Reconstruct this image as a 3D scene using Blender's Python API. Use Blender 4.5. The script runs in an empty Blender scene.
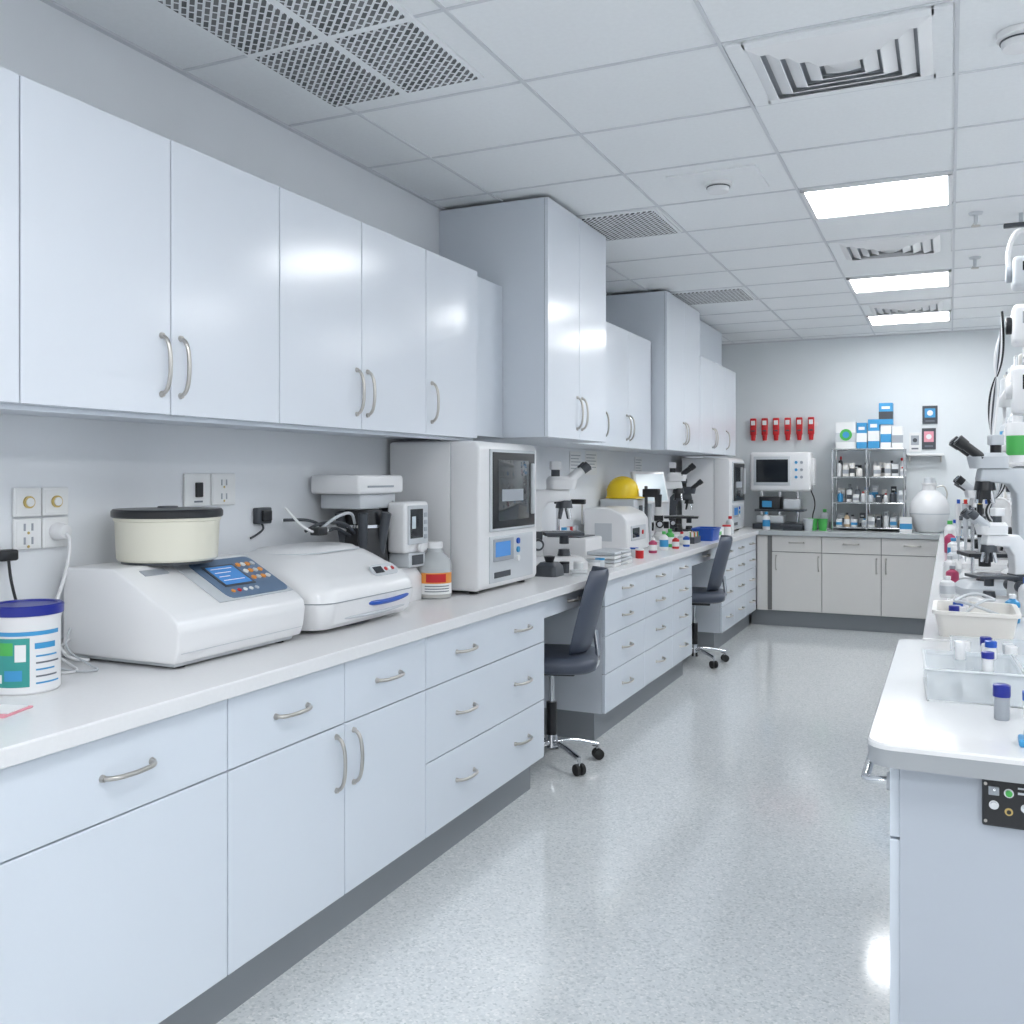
import bpy, bmesh, math, random
from mathutils import Vector, Matrix, Euler
random.seed(7)
scene = bpy.context.scene
col = scene.collection
H = 2.76      # ceiling height
XW = -2.32    # left wall
YB = 9.75     # back wall
CT = 0.90     # counter height

# ---------------------------------------------------------------- materials
MC = {}
def mat(name, c, rough=0.4, metal=0.0, emit=0.0, alpha=1.0, coat=0.0, noise=0.0, nscale=6.0, bump=0.0, ecol=None):
    if name in MC: return MC[name]
    m = bpy.data.materials.new(name); m.use_nodes = True
    nt = m.node_tree; b = nt.nodes['Principled BSDF']
    b.inputs['Base Color'].default_value = (*c, 1)
    b.inputs['Roughness'].default_value = rough
    b.inputs['Metallic'].default_value = metal
    b.inputs['Alpha'].default_value = alpha
    b.inputs['Coat Weight'].default_value = coat
    if emit:
        b.inputs['Emission Color'].default_value = (*(ecol or c), 1)
        b.inputs['Emission Strength'].default_value = emit
    if noise or bump:
        tc = nt.nodes.new('ShaderNodeTexCoord'); n = nt.nodes.new('ShaderNodeTexNoise')
        n.inputs['Scale'].default_value = nscale; n.inputs['Detail'].default_value = 4
        nt.links.new(tc.outputs['Object'], n.inputs['Vector'])
        if noise:
            r = nt.nodes.new('ShaderNodeValToRGB')
            r.color_ramp.elements[0].position = .3; r.color_ramp.elements[1].position = .7
            r.color_ramp.elements[0].color = (*[x*(1-noise) for x in c], 1)
            r.color_ramp.elements[1].color = (*[min(1, x*(1+noise*.5)) for x in c], 1)
            nt.links.new(n.outputs['Fac'], r.inputs['Fac']); nt.links.new(r.outputs['Color'], b.inputs['Base Color'])
        if bump:
            bp = nt.nodes.new('ShaderNodeBump'); bp.inputs['Strength'].default_value = bump
            bp.inputs['Distance'].default_value = .002
            nt.links.new(n.outputs['Fac'], bp.inputs['Height']); nt.links.new(bp.outputs['Normal'], b.inputs['Normal'])
    MC[name] = m
    return m

WALL = mat('wall_paint', (.81,.835,.865), .6, noise=.02, nscale=3, bump=.05)
BWALL = mat('back_wall_paint', (.77,.81,.83), .6, noise=.02, nscale=3)
CEIL = mat('ceiling_tile', (.86,.88,.895), .85, noise=.02, nscale=60)
TBAR = mat('ceiling_tbar', (.66,.68,.71), .5)
CAB = mat('cabinet_laminate', (.715,.77,.84), .26, noise=.008, nscale=2)
CAB2 = mat('cabinet_laminate_upper', (.76,.80,.86), .18, noise=.008, nscale=2)
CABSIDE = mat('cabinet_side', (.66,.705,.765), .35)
ENDP = mat('bench_end_panel', (.46,.50,.56), .4, noise=.01)
CARC = mat('cabinet_gap', (.27,.30,.34), .6)
BEIGE = mat('cabinet_beige', (.73,.715,.69), .3, noise=.01)
BEIGEC = mat('cabinet_beige_gap', (.20,.20,.20), .6)
TOE = mat('toe_kick', (.25,.27,.29), .45)
TOP = mat('countertop_solid', (.82,.825,.835), .25, noise=.015, nscale=90)
TOPB = mat('countertop_grey', (.48,.51,.52), .25, noise=.02, nscale=90)
TOPR = mat('bench_top', (.76,.765,.775), .15, noise=.01, nscale=90)
TOPE = mat('bench_edge', (.36,.38,.40), .35)
STEEL = mat('brushed_steel', (.52,.50,.47), .28, 1.0)
CHROME = mat('chrome', (.70,.71,.73), .14, 1.0)
WHITE = mat('white_plastic', (.83,.835,.845), .3, coat=.2)
WHITE2 = mat('white_plastic_warm', (.80,.78,.74), .35)
CREAM = mat('cream_plastic', (.75,.73,.62), .35)
GREY = mat('grey_plastic', (.36,.39,.43), .4)
LGREY = mat('light_grey_plastic', (.58,.61,.64), .4)
DGREY = mat('dark_grey_plastic', (.06,.068,.08), .4)
BLACK = mat('black_plastic', (.014,.015,.018), .3)
RUB = mat('black_rubber', (.02,.02,.02), .7)
PANEL = mat('membrane_panel', (.13,.20,.31), .3)
SCREEN = mat('lcd_blue', (.07,.24,.58), .15, emit=.25)
SCREEND = mat('lcd_dark', (.01,.014,.02), .08)
SCREENW = mat('lcd_white', (.5,.58,.62), .15, emit=.2)
WINDOW = mat('tinted_window', (.03,.035,.04), .08, coat=.5)
ORANGE = mat('orange_key', (.85,.33,.06), .4)
RED = mat('red_plastic', (.60,.02,.025), .35)
PINK = mat('pink_paper', (.8,.35,.42), .7)
MAG = mat('magenta_plastic', (.50,.06,.15), .35)
BLUE = mat('blue_plastic', (.015,.09,.46), .3)
DBLUE = mat('navy_lid', (.012,.022,.26), .3)
LBLUE = mat('sky_blue_plastic', (.05,.31,.60), .35)
TEAL = mat('teal_label', (.04,.32,.29), .4)
GREEN = mat('green_plastic', (.08,.46,.10), .35)
YEL = mat('yellow_plastic', (.88,.62,.02), .35)
PAPER = mat('paper_white', (.83,.84,.84), .7)
CLEAR = mat('clear_plastic', (.80,.86,.90), .08, alpha=.30)
FROST = mat('frosted_plastic', (.72,.75,.77), .2)
GLASSY = mat('clear_bottle', (.74,.78,.80), .1, alpha=.55)
LIQ = mat('amber_liquid', (.65,.50,.33), .15)
BRASS = mat('brass_contact', (.62,.47,.18), .3, .6)
CHAIR = mat('chair_vinyl', (.075,.09,.125), .42, bump=.1, nscale=80)
LAMP = mat('light_diffuser', (1,1,1), .5, emit=18.0, ecol=(.97,.985,1.0))
INK = mat('ink', (.15,.17,.20), .6)

def floor_mat():
    m = bpy.data.materials.new('terrazzo_vinyl_floor'); m.use_nodes = True
    nt = m.node_tree; b = nt.nodes['Principled BSDF']
    tc = nt.nodes.new('ShaderNodeTexCoord')
    v = nt.nodes.new('ShaderNodeTexVoronoi'); v.inputs['Scale'].default_value = 150
    n = nt.nodes.new('ShaderNodeTexNoise'); n.inputs['Scale'].default_value = 70; n.inputs['Detail'].default_value = 5
    n2 = nt.nodes.new('ShaderNodeTexNoise'); n2.inputs['Scale'].default_value = 1.2
    for x in (v, n, n2): nt.links.new(tc.outputs['Object'], x.inputs['Vector'])
    r1 = nt.nodes.new('ShaderNodeValToRGB')
    e = r1.color_ramp.elements
    e[0].position = 0.0; e[0].color = (.56,.60,.615,1)
    e[1].position = 1.0; e[1].color = (.88,.89,.89,1)
    k = e.new(.15); k.color = (.66,.695,.71,1)
    k = e.new(.3); k.color = (.735,.765,.775,1)
    k = e.new(.8); k.color = (.755,.785,.795,1)
    sep = nt.nodes.new('ShaderNodeSeparateColor')
    nt.links.new(v.outputs['Color'], sep.inputs['Color']); nt.links.new(sep.outputs['Red'], r1.inputs['Fac'])
    r2 = nt.nodes.new('ShaderNodeValToRGB')
    r2.color_ramp.elements[0].position = .40; r2.color_ramp.elements[0].color = (.95,.95,.95,1)
    r2.color_ramp.elements[1].position = .6; r2.color_ramp.elements[1].color = (1,1,1,1)
    nt.links.new(n.outputs['Fac'], r2.inputs['Fac'])
    mx = nt.nodes.new('ShaderNodeMix'); mx.data_type = 'RGBA'; mx.blend_type = 'MULTIPLY'; mx.inputs[0].default_value = 1
    nt.links.new(r1.outputs['Color'], mx.inputs[6]); nt.links.new(r2.outputs['Color'], mx.inputs[7])
    nt.links.new(mx.outputs[2], b.inputs['Base Color'])
    mr = nt.nodes.new('ShaderNodeMapRange'); mr.inputs['To Min'].default_value = .07; mr.inputs['To Max'].default_value = .13
    nt.links.new(n2.outputs['Fac'], mr.inputs['Value']); nt.links.new(mr.outputs['Result'], b.inputs['Roughness'])
    b.inputs['IOR'].default_value = 1.8
    return m
FLOOR = floor_mat()

def perf_mat():
    m = bpy.data.materials.new('perforated_grille'); m.use_nodes = True
    nt = m.node_tree; b = nt.nodes['Principled BSDF']; b.inputs['Roughness'].default_value = .6
    tc = nt.nodes.new('ShaderNodeTexCoord'); mp = nt.nodes.new('ShaderNodeMapping')
    mp.inputs['Rotation'].default_value = (0,0,math.radians(45))
    br = nt.nodes.new('ShaderNodeTexBrick')
    br.inputs['Color1'].default_value = (.07,.075,.08,1); br.inputs['Color2'].default_value = (.20,.205,.21,1)
    br.inputs['Mortar'].default_value = (.80,.82,.84,1)
    br.inputs['Scale'].default_value = 1; br.inputs['Brick Width'].default_value = .042
    br.inputs['Row Height'].default_value = .021; br.inputs['Mortar Size'].default_value = .0040
    br.offset = .5
    nt.links.new(tc.outputs['Object'], mp.inputs['Vector']); nt.links.new(mp.outputs['Vector'], br.inputs['Vector'])
    nt.links.new(br.outputs['Color'], b.inputs['Base Color'])
    return m
PERF = perf_mat()

# ---------------------------------------------------------------- mesh helpers
def E(name, loc=(0,0,0), rz=0.0):
    o = bpy.data.objects.new(name, None); o.location = loc; o.rotation_euler = (0,0,rz)
    o.empty_display_size = .05; col.objects.link(o); return o
def sub(parent, name, loc, rot):
    o = bpy.data.objects.new(name, None); o.parent = parent; o.location = loc; o.rotation_euler = rot
    o.empty_display_size = .02; col.objects.link(o); return o
def fin(bm, name, m, parent=None, loc=(0,0,0), rot=(0,0,0), ang=.6):
    bmesh.ops.recalc_face_normals(bm, faces=bm.faces)
    for f in bm.faces: f.smooth = True
    for e in bm.edges:
        if len(e.link_faces) == 2 and e.calc_face_angle(0) > ang: e.smooth = False
    me = bpy.data.meshes.new(name); bm.to_mesh(me); bm.free()
    me.materials.append(m)
    o = bpy.data.objects.new(name, me); o.location = loc; o.rotation_euler = rot
    if parent: o.parent = parent
    col.objects.link(o); return o
def box(name, m, p, x0, x1, y0, y1, z0, z1, b=.002, seg=2, rot=(0,0,0)):
    bm = bmesh.new(); bmesh.ops.create_cube(bm, size=1)
    sx, sy, sz = abs(x1-x0), abs(y1-y0), abs(z1-z0)
    bmesh.ops.scale(bm, vec=(sx, sy, sz), verts=bm.verts)
    b = min(b, sx*.45, sy*.45, sz*.45)
    if b > 0: bmesh.ops.bevel(bm, geom=list(bm.edges), offset=b, segments=seg, profile=.5, affect='EDGES', clamp_overlap=True)
    return fin(bm, name, m, p, ((x0+x1)/2, (y0+y1)/2, (z0+z1)/2), rot, ang=1.0 if b > .004 else .3)
def rot_to(d):
    return Vector(d).normalized().to_track_quat('Z', 'Y').to_euler()
def cyl(name, m, p, a, b, r1, r2=None, seg=24, bev=0.0):
    a, b = Vector(a), Vector(b); L = (b-a).length
    bm = bmesh.new()
    bmesh.ops.create_cone(bm, cap_ends=True, segments=seg, radius1=r1, radius2=r1 if r2 is None else r2, depth=L)
    if bev:
        ed = [e for e in bm.edges if abs(e.verts[0].co.z-e.verts[1].co.z) < 1e-6]
        bmesh.ops.bevel(bm, geom=ed, offset=bev, segments=2, profile=.5, affect='EDGES')
    return fin(bm, name, m, p, (a+b)/2, rot_to(b-a))
def lathe(name, m, p, prof, loc=(0,0,0), seg=32, rot=(0,0,0)):
    bm = bmesh.new(); rings = []
    for r, z in prof:
        if r < 1e-5: rings.append([bm.verts.new((0,0,z))])
        else: rings.append([bm.verts.new((r*math.cos(2*math.pi*i/seg), r*math.sin(2*math.pi*i/seg), z)) for i in range(seg)])
    for A, B in zip(rings, rings[1:]):
        for i in range(seg):
            j = (i+1) % seg
            if len(A) == 1 and len(B) == 1: continue
            if len(A) == 1: bm.faces.new((A[0], B[j], B[i]))
            elif len(B) == 1: bm.faces.new((A[i], A[j], B[0]))
            else: bm.faces.new((A[i], A[j], B[j], B[i]))
    return fin(bm, name, m, p, loc, rot)
def rr(x0, x1, y0, y1, r, n=5):
    pts = []; r = min(r, (x1-x0)*.499, (y1-y0)*.499)
    for cx, cy, a0 in ((x1-r, y1-r, 0), (x0+r, y1-r, 90), (x0+r, y0+r, 180), (x1-r, y0+r, 270)):
        for i in range(n+1):
            a = math.radians(a0+90*i/n); pts.append((cx+r*math.cos(a), cy+r*math.sin(a)))
    return pts
def loft(name, m, p, secs, loc=(0,0,0), rot=(0,0,0), n=6, ang=.6):
    bm = bmesh.new(); rings = []
    for z, x0, x1, y0, y1, r in secs:
        rings.append([bm.verts.new((x, y, z)) for x, y in rr(x0, x1, y0, y1, r, n)])
    N = len(rings[0])
    for A, B in zip(rings, rings[1:]):
        for i in range(N):
            j = (i+1) % N; bm.faces.new((A[i], A[j], B[j], B[i]))
    bm.faces.new(rings[0][::-1]); bm.faces.new(rings[-1])
    return fin(bm, name, m, p, loc, rot, ang)
def prism(name, m, p, prof, y0, y1, b=.0, seg=3, axis='Y', ang=.7):
    bm = bmesh.new()
    A = [bm.verts.new((x, y0, z)) for x, z in prof]; B = [bm.verts.new((x, y1, z)) for x, z in prof]
    N = len(A)
    for i in range(N):
        j = (i+1) % N; bm.faces.new((A[i], A[j], B[j], B[i]))
    bm.faces.new(A[::-1]); bm.faces.new(B)
    bmesh.ops.recalc_face_normals(bm, faces=bm.faces)
    if b: bmesh.ops.bevel(bm, geom=list(bm.edges), offset=b, segments=seg, profile=.5, affect='EDGES', clamp_overlap=True)
    return fin(bm, name, m, p, ang=ang)
def tube(name, m, p, pts, r, seg=8, smooth=0):
    pts = [Vector(q) for q in pts]
    for _ in range(smooth):
        new = [pts[0]]
        for a, b in zip(pts, pts[1:]): new += [a*.75+b*.25, a*.25+b*.75]
        new.append(pts[-1]); pts = new
    bm = bmesh.new(); rings = []; up = None
    for i, q in enumerate(pts):
        t = (pts[min(i+1, len(pts)-1)]-pts[max(i-1, 0)]).normalized()
        if up is None:
            up = Vector((0,0,1)) if abs(t.z) < .9 else Vector((1,0,0))
        s = t.cross(up).normalized(); up = s.cross(t).normalized()
        rings.append([bm.verts.new(q+(s*math.cos(2*math.pi*k/seg)+up*math.sin(2*math.pi*k/seg))*r) for k in range(seg)])
    for A, B in zip(rings, rings[1:]):
        for i in range(seg):
            j = (i+1) % seg; bm.faces.new((A[i], A[j], B[j], B[i]))
    bm.faces.new(rings[0][::-1]); bm.faces.new(rings[-1])
    return fin(bm, name, m, p, ang=1.2)
def handle(p, c, ax, nr, L=.13, r=.0058):
    c, ax, nr = Vector(c), Vector(ax), Vector(nr)
    pts = [c-ax*L/2, c-ax*L*.46+nr*.018, c-ax*L*.3+nr*.030, c+nr*.034, c+ax*L*.3+nr*.030, c+ax*L*.46+nr*.018, c+ax*L/2]
    tube('pull_handle', STEEL, p, pts, r, 8, 2)
    for s in (-1, 1): cyl('handle_foot', STEEL, p, c+ax*L/2*s-nr*.0005, c+ax*L/2*s+nr*.008, .009, .007, 12)

# ---------------------------------------------------------------- room shell
box('floor', FLOOR, None, XW-.1, 2.7, -3.0, YB+.1, -.1, 0, 0)
box('ceiling', CEIL, None, XW-.1, 2.7, -3.0, YB+.1, H, H+.1, 0)
box('wall_left', WALL, None, XW-.1, XW, -3.0, YB+.1, 0, H, 0)
box('wall_back', BWALL, None, XW, 2.6, YB, YB+.1, 0, H, 0)
box('wall_right', WALL, None, 2.6, 2.7, -3.0, YB+.1, 0, H, 0)
gx = [-1.99, -1.32, -.65, .02, .69, 1.36, 2.03]
gy = [4.6+.55*i for i in range(-13, 10)]
g = E('trim_ceiling_grid')
for x in gx: box('t_bar', TBAR, g, x-.006, x+.006, -3, YB, H-.005, H, 0)
for y in gy: box('t_bar_cross', TBAR, g, XW, 2.6, y-.006, y+.006, H-.004, H, 0)
box('wall_angle', TBAR, g, XW, XW+.02, -3, YB, H-.008, H, 0)
box('wall_angle_back', TBAR, g, XW, 2.6, YB-.02, YB, H-.012, H, 0)

def light_panel(x0, y0):
    o = E('ceiling_light_panel')
    x1, y1 = x0+.67, y0+.55
    box('diffuser', LAMP, o, x0+.03, x1-.03, y0+.025, y1-.025, H-.012, H-.006, 0)
    for a in ((x0+.01,x0+.03,y0+.01,y1-.01),(x1-.03,x1-.01,y0+.01,y1-.01),(x0+.01,x1-.01,y0+.01,y0+.025),(x0+.01,x1-.01,y1-.025,y1-.01)):
        box('frame', WHITE, o, *a, H-.016, H-.001, .001)
for y in (4.6, 6.8, 8.45): light_panel(-.65, y)
for y in (-1.45, .75): light_panel(-.65, y)  # unseen panels added above and behind the camera to brighten the room
for y in (-.9, 1.3, 3.5, 5.7, 7.9): light_panel(1.36, y)  # out-of-view right-hand row, added for ambient light
light_panel(-1.99, -.9)  # one more unseen panel behind the camera, added as fill

def diffuser(x0, y0):
    o = E('air_diffuser_vent'); w, d = .67, .55; cx, cy = x0+w/2, y0+d/2
    box('backing', GREY, o, x0+.05, x0+w-.05, y0+.04, y0+d-.04, H-.003, H-.001, 0)
    for a in ((x0+.012,x0+.07,y0+.012,y0+d-.012),(x0+w-.07,x0+w-.012,y0+.012,y0+d-.012),(x0+.06,x0+w-.06,y0+.012,y0+.055),(x0+.06,x0+w-.06,y0+d-.055,y0+d-.012)):
        box('flange', CEIL, o, *a, H-.010, H-.0005, .002)
    for i in range(5):
        s = 1-i*.2
        hx, hy = (w/2-.065)*s, (d/2-.05)*s
        bm = bmesh.new()
        def ring(a, b, z): return [bm.verts.new((cx+sx*a, cy+sy*b, z)) for sx, sy in ((1,1),(-1,1),(-1,-1),(1,-1))]
        A = ring(hx, hy, H-.008-.003*i); B = ring(hx-.040, hy-.033, H-.026-.003*i); C = ring(hx-.043, hy-.036, H-.024-.003*i); D = ring(hx-.006, hy-.006, H-.005-.003*i)
        if i == 4:
            bm.faces.new(B)
        for P, Q in ((A,B),(B,C),(C,D),(D,A)):
            for k in range(4): bm.faces.new((P[k], P[(k+1)%4], Q[(k+1)%4], Q[k]))
        fin(bm, 'louvre_ring', WHITE, o)
diffuser(-.65, 2.95); diffuser(-.65, 5.7); diffuser(-.65, 7.9); diffuser(1.36, 2.4)

def perf(x0, x1, y0, y1, nx=1, ny=1):
    o = E('perforated_ceiling_vent')
    box('frame', CEIL, o, x0, x1, y0, y1, H-.010, H-.0005, .002)
    dx, dy = (x1-x0)/nx, (y1-y0)/ny
    for i in range(nx):
        for j in range(ny):
            box('grille', PERF, o, x0+dx*i+.016, x0+dx*(i+1)-.016, y0+dy*j+.016, y0+dy*(j+1)-.016, H-.014, H-.009, .001)
perf(-2.03, -1.42, 1.92, 2.86, 2, 2)
perf(-1.97, -1.34, 4.62, 5.13); perf(-1.97, -1.34, 6.82, 7.33)

def detector(x, y, plate=False):
    o = E('smoke_detector', (x, y, 0))
    if plate: box('access_plate', CEIL, o, -.2, .2, -.17, .17, H-.008, H, .002)
    lathe('base', WHITE, o, [(0,H-.001),(.062,H-.001),(.062,H-.02),(.05,H-.026),(.05,H-.034),(.046,H-.05),(.02,H-.056),(0,H-.056)])
    lathe('slots', DGREY, o, [(.0,H-.027),(.0535,H-.027),(.0535,H-.031),(0,H-.031)])
detector(-.96, 4.33, True); detector(.19, 3.25)
def sprinkler(x, y):
    o = E('ceiling_sprinkler', (x, y, 0))
    lathe('rose', LGREY, o, [(0,H),(.035,H),(.03,H-.01),(.01,H-.014),(.01,H-.05),(.006,H-.06),(0,H-.06)])
    lathe('deflector', STEEL, o, [(0,H-.066),(.022,H-.066),(.022,H-.070),(0,H-.070)])
    tube('yoke', STEEL, o, [(-.004,0,H-.05),(-.014,0,H-.058),(-.004,0,H-.067)], .002)
sprinkler(.12, 5.4); sprinkler(.14, 6.5)
o = E('ceiling_projector_arm', (.33, 5.5, 0))
cyl('rod', LGREY, o, (0,0,H), (0,0,H-.05), .01); box('bar', DGREY, o, -.08, .25, -.02, .02, H-.07, H-.05, .005)

# ---------------------------------------------------------------- left overhead cabinets
XI = XW+.002
def wall_cab(name, y0, y1, xf, z0, z1, splits, hand, rail=True):
    o = E(name)
    box('carcass', CABSIDE, o, XI, xf-.02, y0, y1, z0, z1, .001)
    box('door_gap', CARC, o, xf-.021, xf-.018, y0+.003, y1-.003, z0+.004, z1-.003, 0)
    for a, b in zip(splits, splits[1:]):
        box('door', CAB2, o, xf-.0185, xf, a+.002, b-.002, z0+.001, z1, .0025)
    for hy in hand: handle(o, (xf, hy, z0+.135), (0,0,1), (1,0,0), .16)
    return o
p = .468; b0 = 1.517
ys = [b0+p*i for i in range(-4, 6)]
o = wall_cab('overhead_cabinet', ys[0], ys[-1], -1.95, 1.585, 2.345, ys,
    [b0-p*2-.035, b0-p*2+.035, b0+p-.035, b0+p+.035, b0+p*3-.035, b0+p*3+.035, b0+p*4+.045])
box('light_valance', CABSIDE, o, -1.995, -1.975, ys[0], ys[-1], 1.572, 1.585, .001)
box('filler', CABSIDE, o, XI, -1.965, ys[-1], 4.155, 1.60, 2.33, .001)
def tall_cab(y0, y1, xf, z0, splits, hand):
    return wall_cab('tall_overhead_cabinet', y0, y1, xf, z0, H-.02, splits, hand)
tall_cab(4.16, 5.0, -1.73, 1.60, [4.16, 4.58, 5.0], [4.545, 4.615])
wall_cab('overhead_cabinet', 5.01, 6.62, -1.95, 1.60, 2.38, [5.01, 5.55, 6.08, 6.62], [5.59, 6.045, 6.115])
tall_cab(6.64, 7.63, -1.84, 1.60, [6.64, 7.13, 7.63], [7.095, 7.165])
o = wall_cab('overhead_cabinet', 7.64, 9.05, -1.84, 1.60, 2.39, [7.64, 8.11, 8.58, 9.05], [8.075, 8.145, 8.62])
box('bulkhead', CABSIDE, o, XI, -1.93, 7.64, 8.85, 2.395, H-.02, .001)

# ---------------------------------------------------------------- left base cabinets
XF = -1.66
def base_block(y0, y1, cols, xf=XF):
    o = E('base_cabinet')
    box('carcass', CABSIDE, o, XI, xf-.02, y0, y1, .15, CT-.041, .001)
    box('front_gap', CARC, o, xf-.021, xf-.018, y0+.004, y1-.004, .155, CT-.05, 0)
    box('toe_kick', TOE, o, XI, -1.725, y0+.01, y1-.01, 0, .15, 0)
    for ya, yb, zs, hs in cols:
        for a, b in zip(zs, zs[1:]):
            box('front_panel', CAB, o, xf-.0185, xf, ya+.002, yb-.002, a+.002, b-.002, .002)
        for kind, hy, hz in hs:
            handle(o, (xf, hy, hz), (0,1,0) if kind == 'h' else (0,0,1), (1,0,0), .14 if kind == 'h' else .16)
    return o
Z = [.15, .67, .855]
Z3 = [.15, .41, .67, .855]
base_block(-.05, 3.95, [
    (-.05,.58,Z,[('h',.27,.765)]),
    (.585,1.23,Z,[('h',.9,.765),('v',1.185,.56)]),
    (1.235,1.883,Z,[('h',1.56,.765)]),
    (1.883,2.395,Z,[('h',2.14,.765),('v',2.35,.56)]),
    (2.395,2.884,Z,[('h',2.64,.765),('v',2.44,.56)]),
    (2.884,3.95,Z3,[('h',3.18,.765),('h',3.70,.765),('h',3.18,.54),('h',3.70,.54),('h',3.18,.29),('h',3.70,.29)])])
Z4 = [.15, .36, .56, .72, .855]
def hz4(c): return [('h',c,.79),('h',c,.64),('h',c,.46),('h',c,.26)]
base_block(4.78, 6.65, [(4.78,5.50,Z4,hz4(5.14)),(5.50,6.12,Z4,hz4(5.81)),(6.12,6.65,Z4,hz4(6.38))])
base_block(7.62, 9.10, [(7.62,8.1,Z4,hz4(7.86)),(8.1,8.6,Z4,hz4(8.35)),(8.6,9.10,Z4,hz4(8.85))])
for a, b in ((3.97, 4.76), (6.67, 7.60)):
    o = E('desk_drawer')
    box('drawer_box', CABSIDE, o, -2.15, -1.70, a+.02, b-.02, .775, .858, .002)
    box('drawer_front', CAB, o, -1.70, -1.682, a+.015, b-.015, .765, .855, .002)
    handle(o, (-1.682, (a+b)/2, .81), (0,1,0), (1,0,0), .14)

o = E('countertop')
box('slab', TOP, o, XI, -1.635, -.06, 9.745, CT-.04, CT, .004)
box('upstand', TOP, o, XI, XW+.012, -.06, 9.745, CT, CT+.05, .002)

# ---------------------------------------------------------------- back run
o = E('base_cabinet')
box('carcass', BEIGE, o, -1.63, -.03, 9.14, YB-.002, .15, CT-.046, .001)
box('front_gap', BEIGEC, o, -1.60, -.034, 9.137, 9.141, .155, CT-.05, 0)
box('toe_kick', TOE, o, -1.72, -.03, 9.19, YB-.002, 0, .15, 0)
box('filler', BEIGE, o, -1.655, -1.56, 9.121, 9.139, .15, .85, .001)
for a, b in ((-1.52,-1.07),(-1.07,-.56),(-.56,-.045)):
    box('drawer_front', BEIGE, o, a+.003, b-.003, 9.12, 9.138, .705, .85, .002)
    box('door', BEIGE, o, a+.003, b-.003, 9.12, 9.138, .155, .698, .002)
    handle(o, ((a+b)/2, 9.12, .79), (1,0,0), (0,-1,0), .13)
handle(o, (-1.10, 9.12, .60), (0,0,1), (0,-1,0), .13); handle(o, (-1.48, 9.12, .60), (0,0,1), (0,-1,0), .13)
handle(o, (-.60, 9.12, .60), (0,0,1), (0,-1,0), .13); handle(o, (-.52, 9.12, .60), (0,0,1), (0,-1,0), .13)
o = E('countertop'); box('slab', TOPB, o, -1.634, -.03, 9.09, 9.745, CT-.045, CT, .004)
box('upstand', TOPB, o, -1.634, -.03, 9.73, 9.745, CT, CT+.06, .002)

# ---------------------------------------------------------------- right benches
o = E('lab_bench')
loft('top', TOPR, o, [(CT-.012,-.15,1.15,1.97,3.27,.05),(CT-.004,-.15,1.15,1.97,3.27,.05),(CT,-.146,1.146,1.974,3.266,.046)])
loft('edge_band', TOPE, o, [(CT-.046,-.148,1.148,1.972,3.268,.05),(CT-.012,-.149,1.149,1.971,3.269,.05)])
box('cabinet', LGREY, o, -.09, 1.12, 2.03, 3.25, .10, CT-.047, .002)
box('end_panel', ENDP, o, -.09, 1.12, 2.015, 2.03, .0, CT-.047, .001)
box('toe_kick', TOE, o, -.04, 1.1, 2.05, 3.2, 0, .10, 0)
for a, b in ((2.035, 2.64), (2.645, 3.245)):
    box('drawer_front', CAB, o, -.109, -.0905, a, b, .70, .845, .002)
    box('door', CAB, o, -.109, -.0905, a, b, .12, .695, .002)
tube('rail_handle', CHROME, o, [(-.109,2.10,.79),(-.155,2.10,.79),(-.160,2.11,.79),(-.160,2.5,.79),(-.155,2.51,.79),(-.109,2.51,.79)], .009, 10)
for yy in (2.10,2.51): cyl('rail_boss', LGREY, o, (-.109,yy,.79), (-.118,yy,.79), .018, seg=16)
s = E('bench_service_panel')
box('plate', BLACK, s, .055, .20, 2.003, 2.0148, .758, .848, .004)
for x, z, m_ in ((.075,.80,CHROME),(.10,.825,GREEN),(.128,.80,LGREY)):
    cyl('push_button_ring', CHROME, s, (x,2.004,z), (x,2.000,z), .0085, seg=18); cyl('push_button', m_, s, (x,2.0005,z), (x,1.996,z), .006, seg=16)
cyl('jack', BRASS, s, (.10,2.004,.79), (.10,2.000,.79), .007, seg=16); cyl('jack_hole', BLACK, s, (.10,2.0005,.79), (.10,1.9985,.79), .004, seg=12)
box('toggle_base', GREY, s, .066,.084,2.000,2.004,.818,.834,.001); cyl('toggle', CHROME, s, (.075,2.001,.826), (.075,1.990,.831), .0025, seg=10)
box('label_text', LGREY, s, .115,.14,2.002,2.0035,.824,.828,0); box('label_text', LGREY, s, .115,.135,2.002,2.0035,.834,.837,0)
for z in (.768,.838): cyl('screw', STEEL, s, (.061,2.004,z), (.061,2.001,z), .003, seg=10)
o = E('lab_bench')
box('top', TOPR, o, -.08, 1.15, 3.30, 9.05, CT-.012, CT, .003)
box('edge_band', TOPE, o, -.078, 1.148, 3.302, 9.048, CT-.046, CT-.012, .002)
box('cabinet', CAB, o, -.05, 1.1, 3.32, 9.03, .12, CT-.047, .002)
box('toe_kick', TOE, o, -.01, 1.05, 3.34, 9.0, 0, .12, 0)

o = E('reagent_shelf')
for y in (5.35, 6.55, 7.75, 8.95):
    box('upright', WHITE, o, .40, .43, y, y+.03, CT, 2.20, .003)
    box('upright', WHITE, o, .75, .78, y, y+.03, CT, 2.20, .003)
for z in (1.22, 1.62, 1.99):
    box('shelf', WHITE, o, .34, .80, 5.32, 9.0, z, z+.02, .003)

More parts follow.
